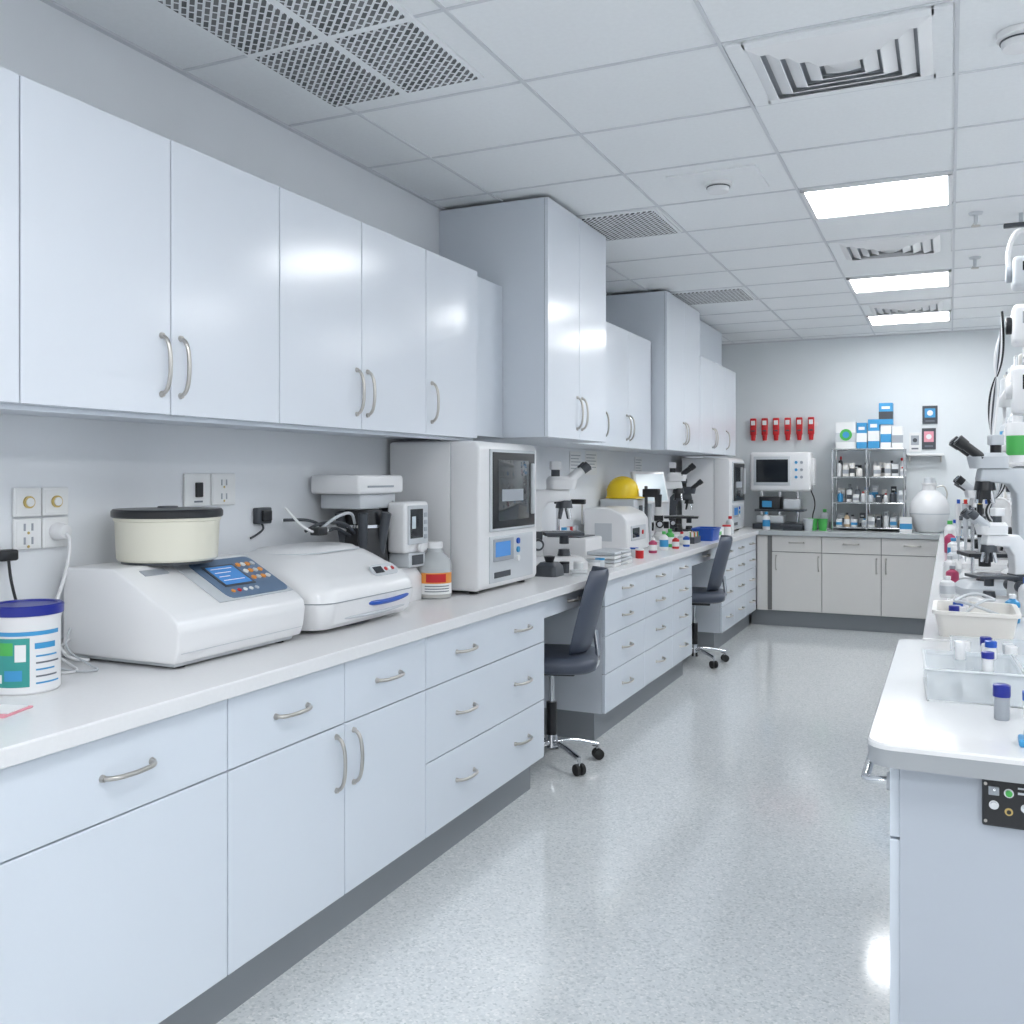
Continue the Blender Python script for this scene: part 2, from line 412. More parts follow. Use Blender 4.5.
# ---------------------------------------------------------------- generic small items
def bottle(name, loc, r, h, body, cap, label=None, p=None, neck=.4):
    o = E(name, loc) if p is None else sub(p, name, loc, (0,0,0))
    lathe('body', body, o, [(0,0),(r*.92,0),(r,.006),(r,h*.66),(r*.9,h*.73),(r*neck,h*.82),(r*neck,h*.86),(0,h*.86)], seg=20)
    lathe('cap', cap, o, [(0,h*.85),(r*neck*1.15,h*.85),(r*neck*1.15,h*.99),(r*neck,h),(0,h)], seg=16)
    if label: lathe('label', label, o, [(r*.5,h*.18),(r+.0008,h*.18),(r+.0008,h*.55),(r*.5,h*.55)], seg=20)
    return o
def jar(name, loc, r, h, body, lid, label=None, p=None):
    o = E(name, loc) if p is None else sub(p, name, loc, (0,0,0))
    lathe('body', body, o, [(0,0),(r*.94,0),(r,.005),(r,h*.86),(0,h*.86)], seg=24)
    lathe('lid', lid, o, [(0,h*.84),(r*1.06,h*.84),(r*1.06,h*.98),(r,h),(0,h)], seg=24)
    if label: lathe('label', label, o, [(r*.5,h*.15),(r+.001,h*.15),(r+.001,h*.7),(r*.5,h*.7)], seg=24)
    return o
def cup(name, loc, r, h, m):
    o = E(name, loc)
    lathe('wall', m, o, [(0,.002),(r*.8,0),(r,h),(r*1.06,h),(r*1.06,h-.006),(r*.95,h-.004),(r*.75,.006),(0,.006)], seg=24)
    return o
def carton(name, loc, sx, sy, sz, m, mk, p=None, rz=0):
    o = E(name, loc, rz) if p is None else sub(p, name, loc, (0,0,rz))
    box('carton_body', m, o, -sx/2, sx/2, -sy/2, sy/2, 0, sz, .002)
    box('carton_print', mk, o, -sx/2-.001, sx/2+.001, -sy/2-.001, sy*.1, sz*.25, sz*.6, .0005)
    box('carton_flap', PAPER, o, -sx*.3, sx*.3, -sy/2-.0015, sy/2, sz*.72, sz*.84, .0005)
    return o
def basket(name, loc, sx, sy, h, m, rz=0):
    o = E(name, loc, rz)
    bm = bmesh.new(); t = .006
    rings = [[bm.verts.new((x,y,z)) for x,y in rr(a,b,c,d,r,4)] for z,a,b,c,d,r in
             [(0,-sx*.44,sx*.44,-sy*.44,sy*.44,.02),(h-.012,-sx/2,sx/2,-sy/2,sy/2,.025),(h-.012,-sx/2-.008,sx/2+.008,-sy/2-.008,sy/2+.008,.03),
              (h,-sx/2-.008,sx/2+.008,-sy/2-.008,sy/2+.008,.03),(h,-sx/2+t,sx/2-t,-sy/2+t,sy/2-t,.02),(t,-sx*.44+t,sx*.44-t,-sy*.44+t,sy*.44-t,.015)]]
    N = len(rings[0])
    for A, B in zip(rings, rings[1:]):
        for i in range(N): bm.faces.new((A[i],A[(i+1)%N],B[(i+1)%N],B[i]))
    bm.faces.new(rings[0][::-1]); bm.faces.new(rings[-1])
    fin(bm, 'tub', m, o); return o

def microscope(loc, rz, s=1.0, body=None, dark=None, tall=0.0, name='microscope', tube_m=None):
    body = body or WHITE; dark = dark or BLACK; tm = tube_m or dark
    o = E(name, loc, rz); o.scale = (s, s, s)
    loft('base', body, o, [(0,-.14,.13,-.09,.09,.03),(.03,-.14,.13,-.09,.09,.03),(.05,-.13,.11,-.075,.075,.03),(.055,-.12,.09,-.06,.06,.03)])
    cyl('illuminator', dark, o, (.03,0,.05), (.03,0,.085), .032, .026)
    T = .36+tall
    prism('arm', body, o, [(-.13,.05),(-.135,.2),(-.13,T-.03),(-.10,T),(.05,T),(.06,T-.05),(-.05,T-.06),(-.075,T-.1),(-.08,.2),(-.07,.055)], -.035, .035, .008)
    box('arm_band', dark, o, -.138, -.075, -.037, .037, .13, .17, .004)
    box('stage', dark, o, -.07, .11, -.085, .085, .15, .165, .003)
    box('stage_clip', CHROME, o, -.02, .07, .02, .03, .165, .170, .001)
    cyl('condenser', dark, o, (.03,0,.11), (.03,0,.15), .022)
    for y in (-1, 1):
        cyl('focus_knob_coarse', dark, o, (-.10,y*.034,.11), (-.10,y*.066,.11), .028, bev=.003)
        cyl('focus_knob_fine', LGREY, o, (-.10,y*.066,.11), (-.10,y*.082,.11), .017, bev=.002)
    cyl('nosepiece', dark, o, (.03,0,T-.085), (.03,0,T-.05), .04, .034)
    for a in range(4):
        an = math.radians(45+90*a); dx, dy = math.cos(an), math.sin(an)
        cyl('objective', CHROME if a % 2 else dark, o, (.03+dx*.02,dy*.02,T-.08), (.03+dx*.034,dy*.034,T-.135), .011, .007, 12)
    if tall: cyl('zoom_column', dark, o, (.03,0,T-.06), (.03,0,T-.12), .03)
    loft('head', body, o, [(T,-.05,.08,-.045,.045,.03),(T+.045,-.05,.09,-.05,.05,.03),(T+.06,-.04,.07,-.04,.04,.03)])
    for y in (-.032, .032):
        cyl('eyepiece_tube', tm, o, (.05,y,T+.04), (.11,y,T+.088), .018)
        cyl('eyepiece', dark, o, (.11,y,T+.088), (.138,y,T+.110), .021, .023)
        cyl('eye_lens', WINDOW, o, (.138,y,T+.110), (.140,y,T+.112), .016)
    cyl('camera_port', dark, o, (-.01,0,T+.055), (-.01,0,T+.09), .02)
    box('camera_body', body, o, -.035, .015, -.025, .025, T+.09, T+.13, .005)
    cyl('lamp_house', dark, o, (-.14,0,.09), (-.19,0,.09), .03, bev=.004)
    return o

def curved_label(p, m, r, a0, a1, z0, z1, name='label'):
    bm = bmesh.new(); n = 14; A=[]; B=[]
    for i in range(n+1):
        a = math.radians(a0+(a1-a0)*i/n); A.append(bm.verts.new((r*math.cos(a), r*math.sin(a), z0))); B.append(bm.verts.new((r*math.cos(a), r*math.sin(a), z1)))
    for i in range(n): bm.faces.new((A[i],A[i+1],B[i+1],B[i]))
    fin(bm, name, m, p)
# ---------------------------------------------------------------- blue-lid tub
o = E('wipes_tub', (-2.035, 1.60, CT))
lathe('body', WHITE, o, [(0,0),(.070,0),(.076,.006),(.076,.175),(.079,.18),(.079,.188),(0,.188)], seg=40)
lathe('lid', DBLUE, o, [(0,.186),(.0825,.186),(.0835,.19),(.0835,.206),(.079,.210),(.070,.210),(.068,.206),(0,.206)], seg=40)
curved_label(o, LBLUE, .0768, -150, 0, .140, .15); curved_label(o, LBLUE, .0768, -50, -10, .108, .122)
curved_label(o, TEAL, .0770, -160, -58, .02, .135)
curved_label(o, GREEN, .0773, -120, -85, .095, .125); curved_label(o, PAPER, .0773, -82, -64, .08, .12)
curved_label(o, PAPER, .0773, -150, -105, .03, .05); curved_label(o, LBLUE, .0773, -100, -70, .035, .06)
for i in range(5): curved_label(o, INK if i % 2 else LBLUE, .0772, -48, 0-6*(i%3), .025+i*.016, .029+i*.016, 'text_line')
o.rotation_euler = (0,0,math.radians(25))
o = E('pink_notepad', (-1.90, 1.43, CT), .3)
box('sheet', PINK, o, -.05, .05, -.06, .04, 0, .004, .001); box('fold', PAPER, o, -.02, .045, -.04, .03, .004, .007, .001)

# ---------------------------------------------------------------- centrifuge 1
o = E('benchtop_centrifuge', (-2.27, 1.90, CT))
W = .54
prism('housing', WHITE, o, [(.0,.018),(.0,.252),(.01,.262),(.195,.262),(.40,.150),(.425,.130),(.432,.105),(.424,.05),(.412,.018)], 0, W, .014, 4)
prism('plinth', LGREY, o, [(.02,.006),(.02,.03),(.40,.03),(.395,.006)], .02, W-.02, .004)
for x in (.05,.37):
    for y in (.06,W-.06): cyl('foot', RUB, o, (x,y,0), (x,y,.012), .018)
prism('front_seam', LGREY, o, [(.425,.045),(.425,.047),(.4262,.047),(.4262,.045)], .015, W-.015)
a = math.atan2(.112, .205)
pn = sub(o, 'control_panel', (.2975, .27, .2070), (0, a, 0))
box('overlay', LGREY, pn, -.105, .105, -.07, .260, 0, .003, .002)
loft('panel_plate', PANEL, pn, [(.003,-.098,.098,-.02,.252,.025),(.0055,-.098,.098,-.02,.252,.025)])
box('screen_bezel', DGREY, pn, -.065, .045, .01, .145, .0055, .008, .003)
box('screen', SCREEN, pn, -.057, .037, .02, .135, .008, .009, .001)
for i in range(4): box('screen_line', PAPER, pn, -.045+.02*i, -.042+.02*i, .03, .12-.022*(i%3), .009, .0094, 0)
for i in range(3):
    for j in range(4):
        m_ = (ORANGE, PAPER, ORANGE, LGREY)[(i+j) % 4]
        cyl('key', m_, pn, (-.055+i*.036, .163+j*.022, .0055), (-.055+i*.036, .163+j*.022, .0095), .009, seg=14)
for j in range(5): cyl('key_lower', (ORANGE,RED,PAPER,PAPER,LGREY)[j], pn, (.068,.02+j*.026,.0055), (.068,.02+j*.026,.0085), .007, seg=12)
box('name_badge', GREY, pn, -.092, -.065, -.20, -.11, -.001, .002, .001)
dr = (.155, .24, 0)
lathe('bowl_seat', DGREY, o, [(0,.262),(.130,.262),(.130,.272),(0,.272)], dr, 40)
lathe('bowl', CREAM, o, [(0,.270),(.138,.270),(.143,.276),(.148,.385),(.152,.388),(.152,.396),(0,.396)], dr, 48)
lathe('bowl_lid', BLACK, o, [(0,.396),(.155,.396),(.158,.400),(.158,.414),(.153,.420),(.06,.423),(0,.423)], dr, 48)
lathe('bowl_knob', DGREY, o, [(0,.423),(.03,.423),(.028,.428),(0,.429)], dr, 24)
tube('power_cable', WHITE, o, [(.03,-.0,.06),(.02,-.05,.03),(.10,-.06,.006),(.2,-.11,.005),(.16,-.16,.005),(.05,-.12,.005),(.02,-.18,.005),(-.02,-.1,.006)], .0035, 8, 3)
tube('data_cable', LGREY, o, [(.03,-.0,.09),(.05,-.04,.04),(.17,-.05,.006),(.24,-.08,.005),(.18,-.13,.005),(.02,-.07,.005)], .003, 8, 3)

# ---------------------------------------------------------------- centrifuge 2
o = E('benchtop_centrifuge', (-2.27, 2.50, CT))
W = .61
loft('housing_lower', WHITE, o, [(.014,.02,.42,.02,W-.02,.06),(.03,.01,.44,.01,W-.01,.07),(.075,.0,.453,.0,W,.075),(.10,.0,.457,.0,W,.08)], n=8)
loft('seam', GREY, o, [(.10,.003,.453,.003,W-.003,.08),(.104,.003,.453,.003,W-.003,.08)], n=8)
loft('housing_upper', WHITE, o, [(.104,.0,.456,.0,W,.08),(.13,.0,.450,.0,W,.085),(.155,.0,.43,.003,W-.003,.09),(.18,.0,.395,.01,W-.01,.10),(.205,.003,.35,.02,W-.02,.11),(.225,.006,.32,.035,W-.035,.115),(.242,.01,.30,.06,W-.06,.12),(.252,.03,.27,.085,W-.085,.11),(.257,.06,.24,.12,W-.12,.09)], n=10, ang=1.2)
lathe('plinth', DGREY, o, [(0,0),(.18,0),(.18,.016),(0,.016)], (.22, W/2, 0))
loft('lid_ring', LGREY, o, [(.248,.03,.295,.085,W-.085,.12),(.252,.03,.295,.085,W-.085,.12)], n=10)
loft('lid', WHITE, o, [(.252,.034,.290,.09,W-.09,.12),(.262,.045,.275,.105,W-.105,.11),(.268,.08,.24,.14,W-.14,.08)], n=10, ang=1.2)
tube('front_blue_stripe', BLUE, o, [(.444,.26,.080),(.458,.32,.074),(.456,.44,.074),(.448,.53,.082),(.42,.59,.09)], .009, 8, 2)
tube('front_silver_stripe', LGREY, o, [(.436,.10,.046),(.447,.25,.040),(.447,.42,.040),(.435,.55,.046)], .006, 8, 2)
pn = sub(o, 'keypad', (.405, .43, .176), (0, math.radians(48), 0))
loft('keypad_plate', LGREY, pn, [(0,-.024,.024,-.08,.08,.02),(.006,-.024,.024,-.08,.08,.02)])
box('keypad_display', SCREEND, pn, -.014,.014,-.065,-.01,.006,.008,.001)
for j in range(3): cyl('key', (RED,PAPER,RED)[j], pn, (0,.01+j*.022,.006), (0,.01+j*.022,.009), .008, seg=12)
tube('power_cable', WHITE, o, [(.02,.08,.05),(.02,-.03,.10),(.06,-.04,.20),(.03,-.03,.33),(.02,.0,.36)], .004, 8, 3)

# ---------------------------------------------------------------- analyser with display behind centrifuge 2
o = E('imaging_analyser', (-2.13, 3.31, CT))
loft('base', WHITE, o, [(0,-.16,.12,-.16,.16,.02),(.10,-.16,.12,-.16,.16,.02),(.14,-.15,.10,-.14,.14,.02)])
cyl('turret', BLACK, o, (-.02,-.08,.14), (-.02,-.08,.38), .105, .075, 32)
cyl('turret_ring', CHROME, o, (-.02,-.08,.31), (-.02,-.08,.322), .088, seg=32)
for i in range(6):
    an = i*1.05; cyl('optic_tube', DGREY, o, (-.02+.07*math.cos(an),-.08+.07*math.sin(an),.16), (-.02+.11*math.cos(an),-.08+.10*math.sin(an),.37), .018, .02, 12)
box('arm', DGREY, o, -.02, .04, .03, .06, .14, .42, .006)
box('top_housing', WHITE, o, -.17, .06, -.23, .10, .445, .520, .012, 3)
box('top_housing_step', LGREY, o, -.15, .04, -.19, .07, .385, .445, .006)
box('top_slot', GREY, o, .06, .063, -.17, .02, .47, .478, .001)
box('monitor', WHITE, o, .04, .13, .0, .19, .20, .41, .015, 3)
box('monitor_bezel', LGREY, o, .129, .135, .015, .175, .235, .395, .004)
box('monitor_screen', SCREEND, o, .134, .137, .03, .13, .26, .38, .002)
box('monitor_icon', SCREENW, o, .1365, .1375, .04, .07, .30, .35, .001)
for i in range(4): box('monitor_key', GREY, o, .134,.138,.14,.162,.255+i*.03,.273+i*.03,.002)
cyl('knob', DGREY, o, (.06,.19,.33), (.06,.215,.33), .025, bev=.003); cyl('knob_low', WHITE, o, (.135,.10,.22), (.155,.10,.22), .018, bev=.003)
box('lower_module', LGREY, o, -.02,.13,.03,.16,.14,.20,.006); box('lower_module_face', DGREY, o, .128,.133,.05,.14,.15,.19,.002)
tube('signal_cable', WHITE, o, [(-.05,-.16,.30),(-.06,-.28,.33),(.0,-.34,.30),(-.02,-.45,.31),(-.08,-.5,.4)], .005, 8, 3)
tube('signal_cable_b', DGREY, o, [(-.02,-.17,.28),(-.04,-.25,.32),(-.03,-.30,.30),(-.08,-.33,.35),(-.15,-.42,.35)], .006, 8, 3)
tube('signal_cable_c', DGREY, o, [(.0,-.17,.29),(.0,-.24,.34),(-.03,-.36,.34),(-.05,-.42,.31)], .006, 8, 3)
tube('signal_cable_d', LGREY, o, [(.0,-.17,.33),(.02,-.22,.38),(.0,-.30,.36),(-.02,-.38,.31)], .006, 8, 3)
box('cable_coupler', BLACK, o, -.03,.01,-.42,-.36,.295,.325,.005)

o = E('temperature_sensor', (XI, 2.80, 1.27))
box('body', DGREY, o, 0, .025, -.04, .04, -.03, .03, .005); box('body_cap', BLACK, o, .02, .035, -.02, .03, -.02, .02, .004)
tube('lead', DGREY, o, [(.01,0,-.03),(.012,.01,-.05),(.01,-.03,-.07),(.008,-.06,-.08)], .004, 8, 2)
# ---------------------------------------------------------------- sockets
def socket(y0, y1, z0, z1, kinds):
    o = E('electrical_socket'); n = len(kinds); w = (y1-y0)/n
    for i, k in enumerate(kinds):
        a = y0+w*i
        box('plate', PAPER, o, XI, XW+.012, a+.002, a+w-.002, z0, z1, .003)
        box('plate_inset', PAPER, o, XW+.0115, XW+.0135, a+.008, a+w-.008, z0+.008, z1-.008, .001)
        c = a+w/2; B = XW+.0135
        if k == 'gas':
            cyl('ring', BRASS, o, (B,c,(z0+z1)/2), (B+.006,c,(z0+z1)/2), .017, seg=20); cyl('port', PAPER, o, (B+.006,c,(z0+z1)/2), (B+.010,c,(z0+z1)/2), .012, seg=16)
        elif k == 'plug':
            cyl('plug', WHITE, o, (B,c,z0+.045), (B+.04,c,z0+.045), .026, .020, 20, .003)
            tube('plug_cable', WHITE, o, [(B+.04,c,z0+.04),(B+.06,c,z0+.02),(B+.05,c-.01,z0-.08),(B+.04,c-.06,z0-.2),(B+.09,c-.05,z0-.30),(B+.13,c+.0,CT+.005)], .005, 8, 3)
        elif k == 'us':
            for zz in (z0+(z1-z0)*.72, z0+(z1-z0)*.28):
                for yy in (-.012,.012): box('slot', GREY, o, B-.001, B+.001, c+yy-.003, c+yy+.003, zz-.01, zz+.01, 0)
                cyl('ground_pin', BRASS, o, (B-.001,c,zz-.016), (B+.001,c,zz-.016), .004, seg=10)
        elif k == 'switch':
            box('rocker', BLACK, o, B-.001, B+.008, c-.016, c+.016, z0+.03, z1-.03, .003)
            box('rocker_label', INK, o, B-.001, B+.0005, c-.02, c+.02, z0+.012, z0+.018, 0)
socket(1.775, 1.955, 1.305, 1.385, ['gas','gas']); socket(1.775, 1.955, 1.215, 1.30, ['us','plug'])
socket(2.41, 2.66, 1.315, 1.425, ['switch','us'])
socket(4.7, 4.9, 1.25, 1.36, ['us','us']); socket(6.9, 7.1, 1.28, 1.39, ['us','switch'])
o = E('power_adapter', (XI, 1.745, 1.19))
box('brick', BLACK, o, 0, .04, -.03, .025, -.0, .03, .006)
tube('cord', BLACK, o, [(.03,0,0),(.04,0,-.06),(.05,.02,-.15),(.10,.0,-.24),(.16,-.02,-.285),(.2,-.1,-.285)], .004, 8, 3)

# ---------------------------------------------------------------- reagent bottle
o = E('reagent_bottle', (-1.99, 3.53, CT))
lathe('glass', GLASSY, o, [(0,0),(.066,0),(.072,.006),(.072,.145),(.062,.17),(.034,.195),(.030,.212),(0,.212)], seg=36)
lathe('liquid', LIQ, o, [(0,.004),(.064,.004),(.068,.01),(.068,.06),(0,.06)], seg=32)
lathe('cap', WHITE, o, [(0,.210),(.036,.210),(.036,.234),(.032,.238),(0,.238)], seg=28)
tube('handle_loop', FROST, o, [(.0,.03,.20),(.0,.06,.20),(.0,.078,.17),(.0,.070,.14)], .006, 8, 2)
curved_label(o, ORANGE, .0728, -110, 20, .065, .11); curved_label(o, PAPER, .0728, -110, 20, .02, .065); curved_label(o, RED, .0732, -90, -20, .070, .105)
for i in range(3): curved_label(o, INK, .0732, -95, -5, .03+i*.011, .034+i*.011, 'text_line')

# ---------------------------------------------------------------- large analyser
def big_analyser(x0, x1, y0, y1, z1, name='laboratory_analyser'):
    o = E(name, (x0, y0, CT)); D, W, HH = x1-x0, y1-y0, z1-CT
    box('rear_housing', WHITE, o, 0, D-.14, .0, W, .02, HH, .015, 3)
    prism('front_housing', WHITE, o, [(D-.145,.015),(D-.145,HH-.001),(D-.02,HH-.001),(D,HH-.03),(D,.035),(D-.015,.015)], -.004, W+.004, .014, 4)
    for x in (.05,D-.06):
        for y in (.06,W-.06): cyl('foot', RUB, o, (x,y,0), (x,y,.022), .02)
    box('door_frame', LGREY, o, D-.002, D+.010, .09, W-.04, HH*.40, HH*.95, .02, 3)
    box('door_bezel', BLACK, o, D+.006, D+.014, .105, W-.055, HH*.42, HH*.93, .02, 3)
    box('door_window', WINDOW, o, D+.012, D+.017, .15, W-.13, HH*.47, HH*.88, .012, 3)
    box('inner_tray', GREY, o, D+.0165, D+.0185, .19, W-.20, HH*.60, HH*.68, .003)
    box('door_grip', LGREY, o, D+.008, D+.028, W-.105, W-.08, HH*.5, HH*.86, .006)
    box('control_recess', LGREY, o, D-.002, D+.006, .09, W-.06, HH*.06, HH*.37, .012, 3)
    box('display_bezel', GREY, o, D+.004, D+.011, .12, .33, HH*.2, HH*.35, .006)
    box('display', SCREEN, o, D+.010, D+.013, .135, .29, HH*.23, HH*.33, .002)
    for i in range(3): cyl('button', (BLUE,LBLUE,PAPER)[i], o, (D+.005,.38,HH*(.32-.06*i)), (D+.014,.38,HH*(.32-.06*i)), .014, seg=18)
    box('slot', DGREY, o, D+.004, D+.009, .13, .30, HH*.09, HH*.13, .003)
    for i in range(3): box('side_louvre', LGREY, o, D-.12, D-.04, W+.002, W+.008, HH*(.2+.2*i), HH*(.3+.2*i), .003)
    tube('case_seam', LGREY, o, [(D-.142,-.0005,.02),(D-.142,-.0005,HH-.01)], .002, 6)
    return o
big_analyser(-2.30, -1.84, 3.66, 4.28, 1.569)
big_analyser(-2.22, -1.78, 8.50, 9.15, 1.575)

# ---------------------------------------------------------------- left bench, middle clutter
microscope((-2.00, 4.95, CT), .55, 1.22, WHITE, DGREY, tube_m=WHITE)
o = E('barcode_printer', (-2.20, 4.50, CT))
loft('case', DGREY, o, [(0,-.10,.10,-.10,.10,.015),(.13,-.10,.10,-.10,.10,.015),(.17,-.09,.05,-.09,.09,.015)]); box('label_slot', PAPER, o, .09,.115,-.06,.06,.07,.09,.002); box('led_strip', LBLUE, o, .098,.102,.03,.06,.11,.12,.001)
o = E('sample_tray_stack', (-1.80, 5.25, CT))
for i in range(4):
    box('tray', PAPER if i % 2 == 0 else LGREY, o, -.09+.004*i, .09, -.16, .16-.006*i, .022*i, .022*i+.019, .004)
    box('tray_lip', LGREY, o, .085, .098, -.05, .05, .022*i+.005, .022*i+.014, .002)
o = E('slide_stainer', (-2.12, 5.50, CT))
box('case', WHITE, o, -.14,.14,-.15,.15,.01,.14,.012,3); box('deck', DGREY, o, -.12,.10,-.13,.13,.135,.146,.004)
for i in range(5): cyl('reagent_well', (LBLUE,FROST,RED,FROST,GREY)[i], o, (-.02,-.10+.05*i,.145), (-.02,-.10+.05*i,.20), .018, seg=14)
cyl('arm_post', CHROME, o, (-.10,0,.14), (-.10,0,.36), .012); box('arm', BLACK, o, -.12,.08,-.02,.02,.34,.37,.005); cyl('probe', STEEL, o, (.06,0,.34), (.06,0,.22), .006, .003, 10)
for x in (-.1,.1):
    for y in (-.1,.1): cyl('foot', RUB, o, (x,y,0), (x,y,.012), .012)
for i, (x, y) in enumerate(((-1.80,4.75),(-1.74,4.85),(-1.76,4.98),(-1.86,4.70),(-1.82,5.62),(-1.76,5.72),(-1.82,5.80))):
    jar('specimen_jar', (x,y,CT), .026, .06, (FROST,WHITE,FROST,DGREY,WHITE,RED,FROST)[i], (WHITE,LGREY,LBLUE,BLACK,RED,WHITE,BLUE)[i])
o = E('petri_dish_stack', (-1.74, 4.60, CT))
for i in range(2): lathe('dish', FROST, o, [(0,.016*i),(.045,.016*i),(.045,.016*i+.013),(0,.016*i+.013)])
o = E('vortex_mixer', (-1.88, 4.54, CT))
loft('body', DGREY, o, [(0,-.06,.06,-.07,.07,.02),(.05,-.055,.055,-.065,.065,.02),(.07,-.04,.04,-.045,.045,.02)]); lathe('cup_head', BLACK, o, [(0,.07),(.02,.07),(.03,.10),(.022,.10),(0,.09)])

o = E('thermal_cycler', (-2.23, 5.98, CT))
prism('housing', WHITE, o, [(0,.01),(0,.29),(.02,.30),(.18,.30),(.27,.26),(.30,.22),(.31,.03),(.30,.01)], 0, .50, .012, 3)
for x in (.05,.25):
    for y in (.05,.45): cyl('foot', RUB, o, (x,y,0), (x,y,.012), .015)
box('side_vent', LGREY, o, .08, .2, -.002, .001, .08, .2, .002)
box('front_panel', LGREY, o, .303, .312, .08, .40, .08, .18, .004); box('display', SCREEND, o, .311,.314,.1,.25,.10,.165,.002)
cyl('start_button', RED, o, (.31,.32,.13), (.318,.32,.13), .015)
o = E('freezer_box', (-2.17, 6.64, CT))
box('case', LGREY, o, -.13,.13,-.13,.13,0,.345,.01,3); box('lid_line', GREY, o, -.131,.131,-.131,.131,.28,.284,.0005); box('latch', DGREY, o, .13,.142,-.03,.03,.26,.30,.003)
o = E('safety_helmet', (-2.17, 6.64, CT+.347), .3)
dome = [(.0,.165),(.03,.162),(.06,.150),(.085,.128),(.100,.095),(.106,.05),(.108,.015),(.103,.012),(0,.012)]
lathe('shell', YEL, o, dome, seg=36); o.scale = (1.1, .95, .95)
loft('brim', YEL, o, [(.004,-.115,.15,-.112,.112,.10),(.012,-.112,.145,-.110,.110,.10),(.018,-.108,.12,-.106,.106,.10)], n=8)
tube('crest_ridge', YEL, o, [(-.10,0,.06),(-.07,0,.14),(0,0,.170),(.07,0,.14),(.10,0,.06)], .010, 8, 2)
lathe('liner', DGREY, o, [(0,0),(.09,0),(.09,.006),(0,.006)])
o = E('camera_stand', (-2.00, 6.66, CT))
lathe('foot', BLACK, o, [(0,0),(.03,0),(.03,.012),(0,.018)]); cyl('column', DGREY, o, (0,0,.01), (0,0,.44), .012)
box('clamp', BLACK, o, -.02,.10,-.03,.03,.36,.42,.006); cyl('lens', BLACK, o, (.09,0,.38), (.09,0,.29), .028, .022)
for x, y, r, h, m_, c_ in ((-1.80,6.15,.028,.10,MAG,PAPER),(-1.80,6.42,.03,.13,WHITE,GREEN),(-1.76,6.58,.025,.09,RED,WHITE),(-1.84,6.72,.032,.13,GREEN,GREEN),(-1.80,6.9,.025,.10,FROST,RED),(-1.74,6.8,.025,.09,BLUE,WHITE)):
    bottle('dropper_bottle', (x,y,CT), r, h, m_, c_, PAPER if m_ is not WHITE else LBLUE)
o = E('tablet_monitor', (-2.08, 7.02, CT), -.5)
cyl('stand', LGREY, o, (0,0,.01), (0,0,.30), .015); lathe('foot', LGREY, o, [(0,0),(.08,0),(.08,.012),(0,.015)])
box('casing', WHITE, o, -.012, .018, -.17, .17, .30, .55, .008, rot=(0,-.25,0)); box('screen', SCREENW, o, .014, .0195, -.15, .15, .32, .53, .002, rot=(0,-.25,0))
box('chart', GREY, o, .0185, .0205, -.10, .04, .38, .46, .001, rot=(0,-.25,0))
for i in range(4): box('chart_bar', (INK,LBLUE)[i%2], o, .0195, .0215, .06+.02*i, .07+.02*i, .36, .40+.02*i, 0, rot=(0,-.25,0))
microscope((-2.02, 7.50, CT), .3, 1.15, WHITE, BLACK, .05)
microscope((-2.06, 8.02, CT), .2, 1.0, DGREY, BLACK, .0)
basket('storage_basket', (-1.77, 7.55, CT), .17, .28, .10, BLUE)
o = E('centrifuge_tube_rack', (-1.80, 7.18, CT))
box('rack', DGREY, o, -.05, .05, -.10, .10, 0, .05, .003)
for i in range(3):
    for j in range(6): cyl('tube', (PAPER,GREEN,RED)[(i*j) % 3], o, (-.03+.03*i,-.08+.032*j,.05), (-.03+.03*i,-.08+.032*j,.085), .009, seg=10)
carton('glove_box', (-1.80, 7.95, CT), .12, .22, .08, PAPER, GREEN)
jar('specimen_jar', (-1.75, 8.22, CT), .035, .09, WHITE, RED, PAPER)
bottle('wash_bottle', (-1.75, 8.36, CT), .035, .16, FROST, RED)
for y, z, w, h in ((5.95,1.43,.22,.15),(6.25,1.42,.24,.17),(7.4,1.45,.2,.12)):
    o = E('paper_notice'); box('sheet', PAPER, o, XI, XW+.004, y, y+w, z, z+h, 0)
    for i in range(5): box('text_line', GREY, o, XW+.0038, XW+.0043, y+.02, y+w-.02-.03*(i%2), z+h-.03-.022*i, z+h-.024-.022*i, 0)

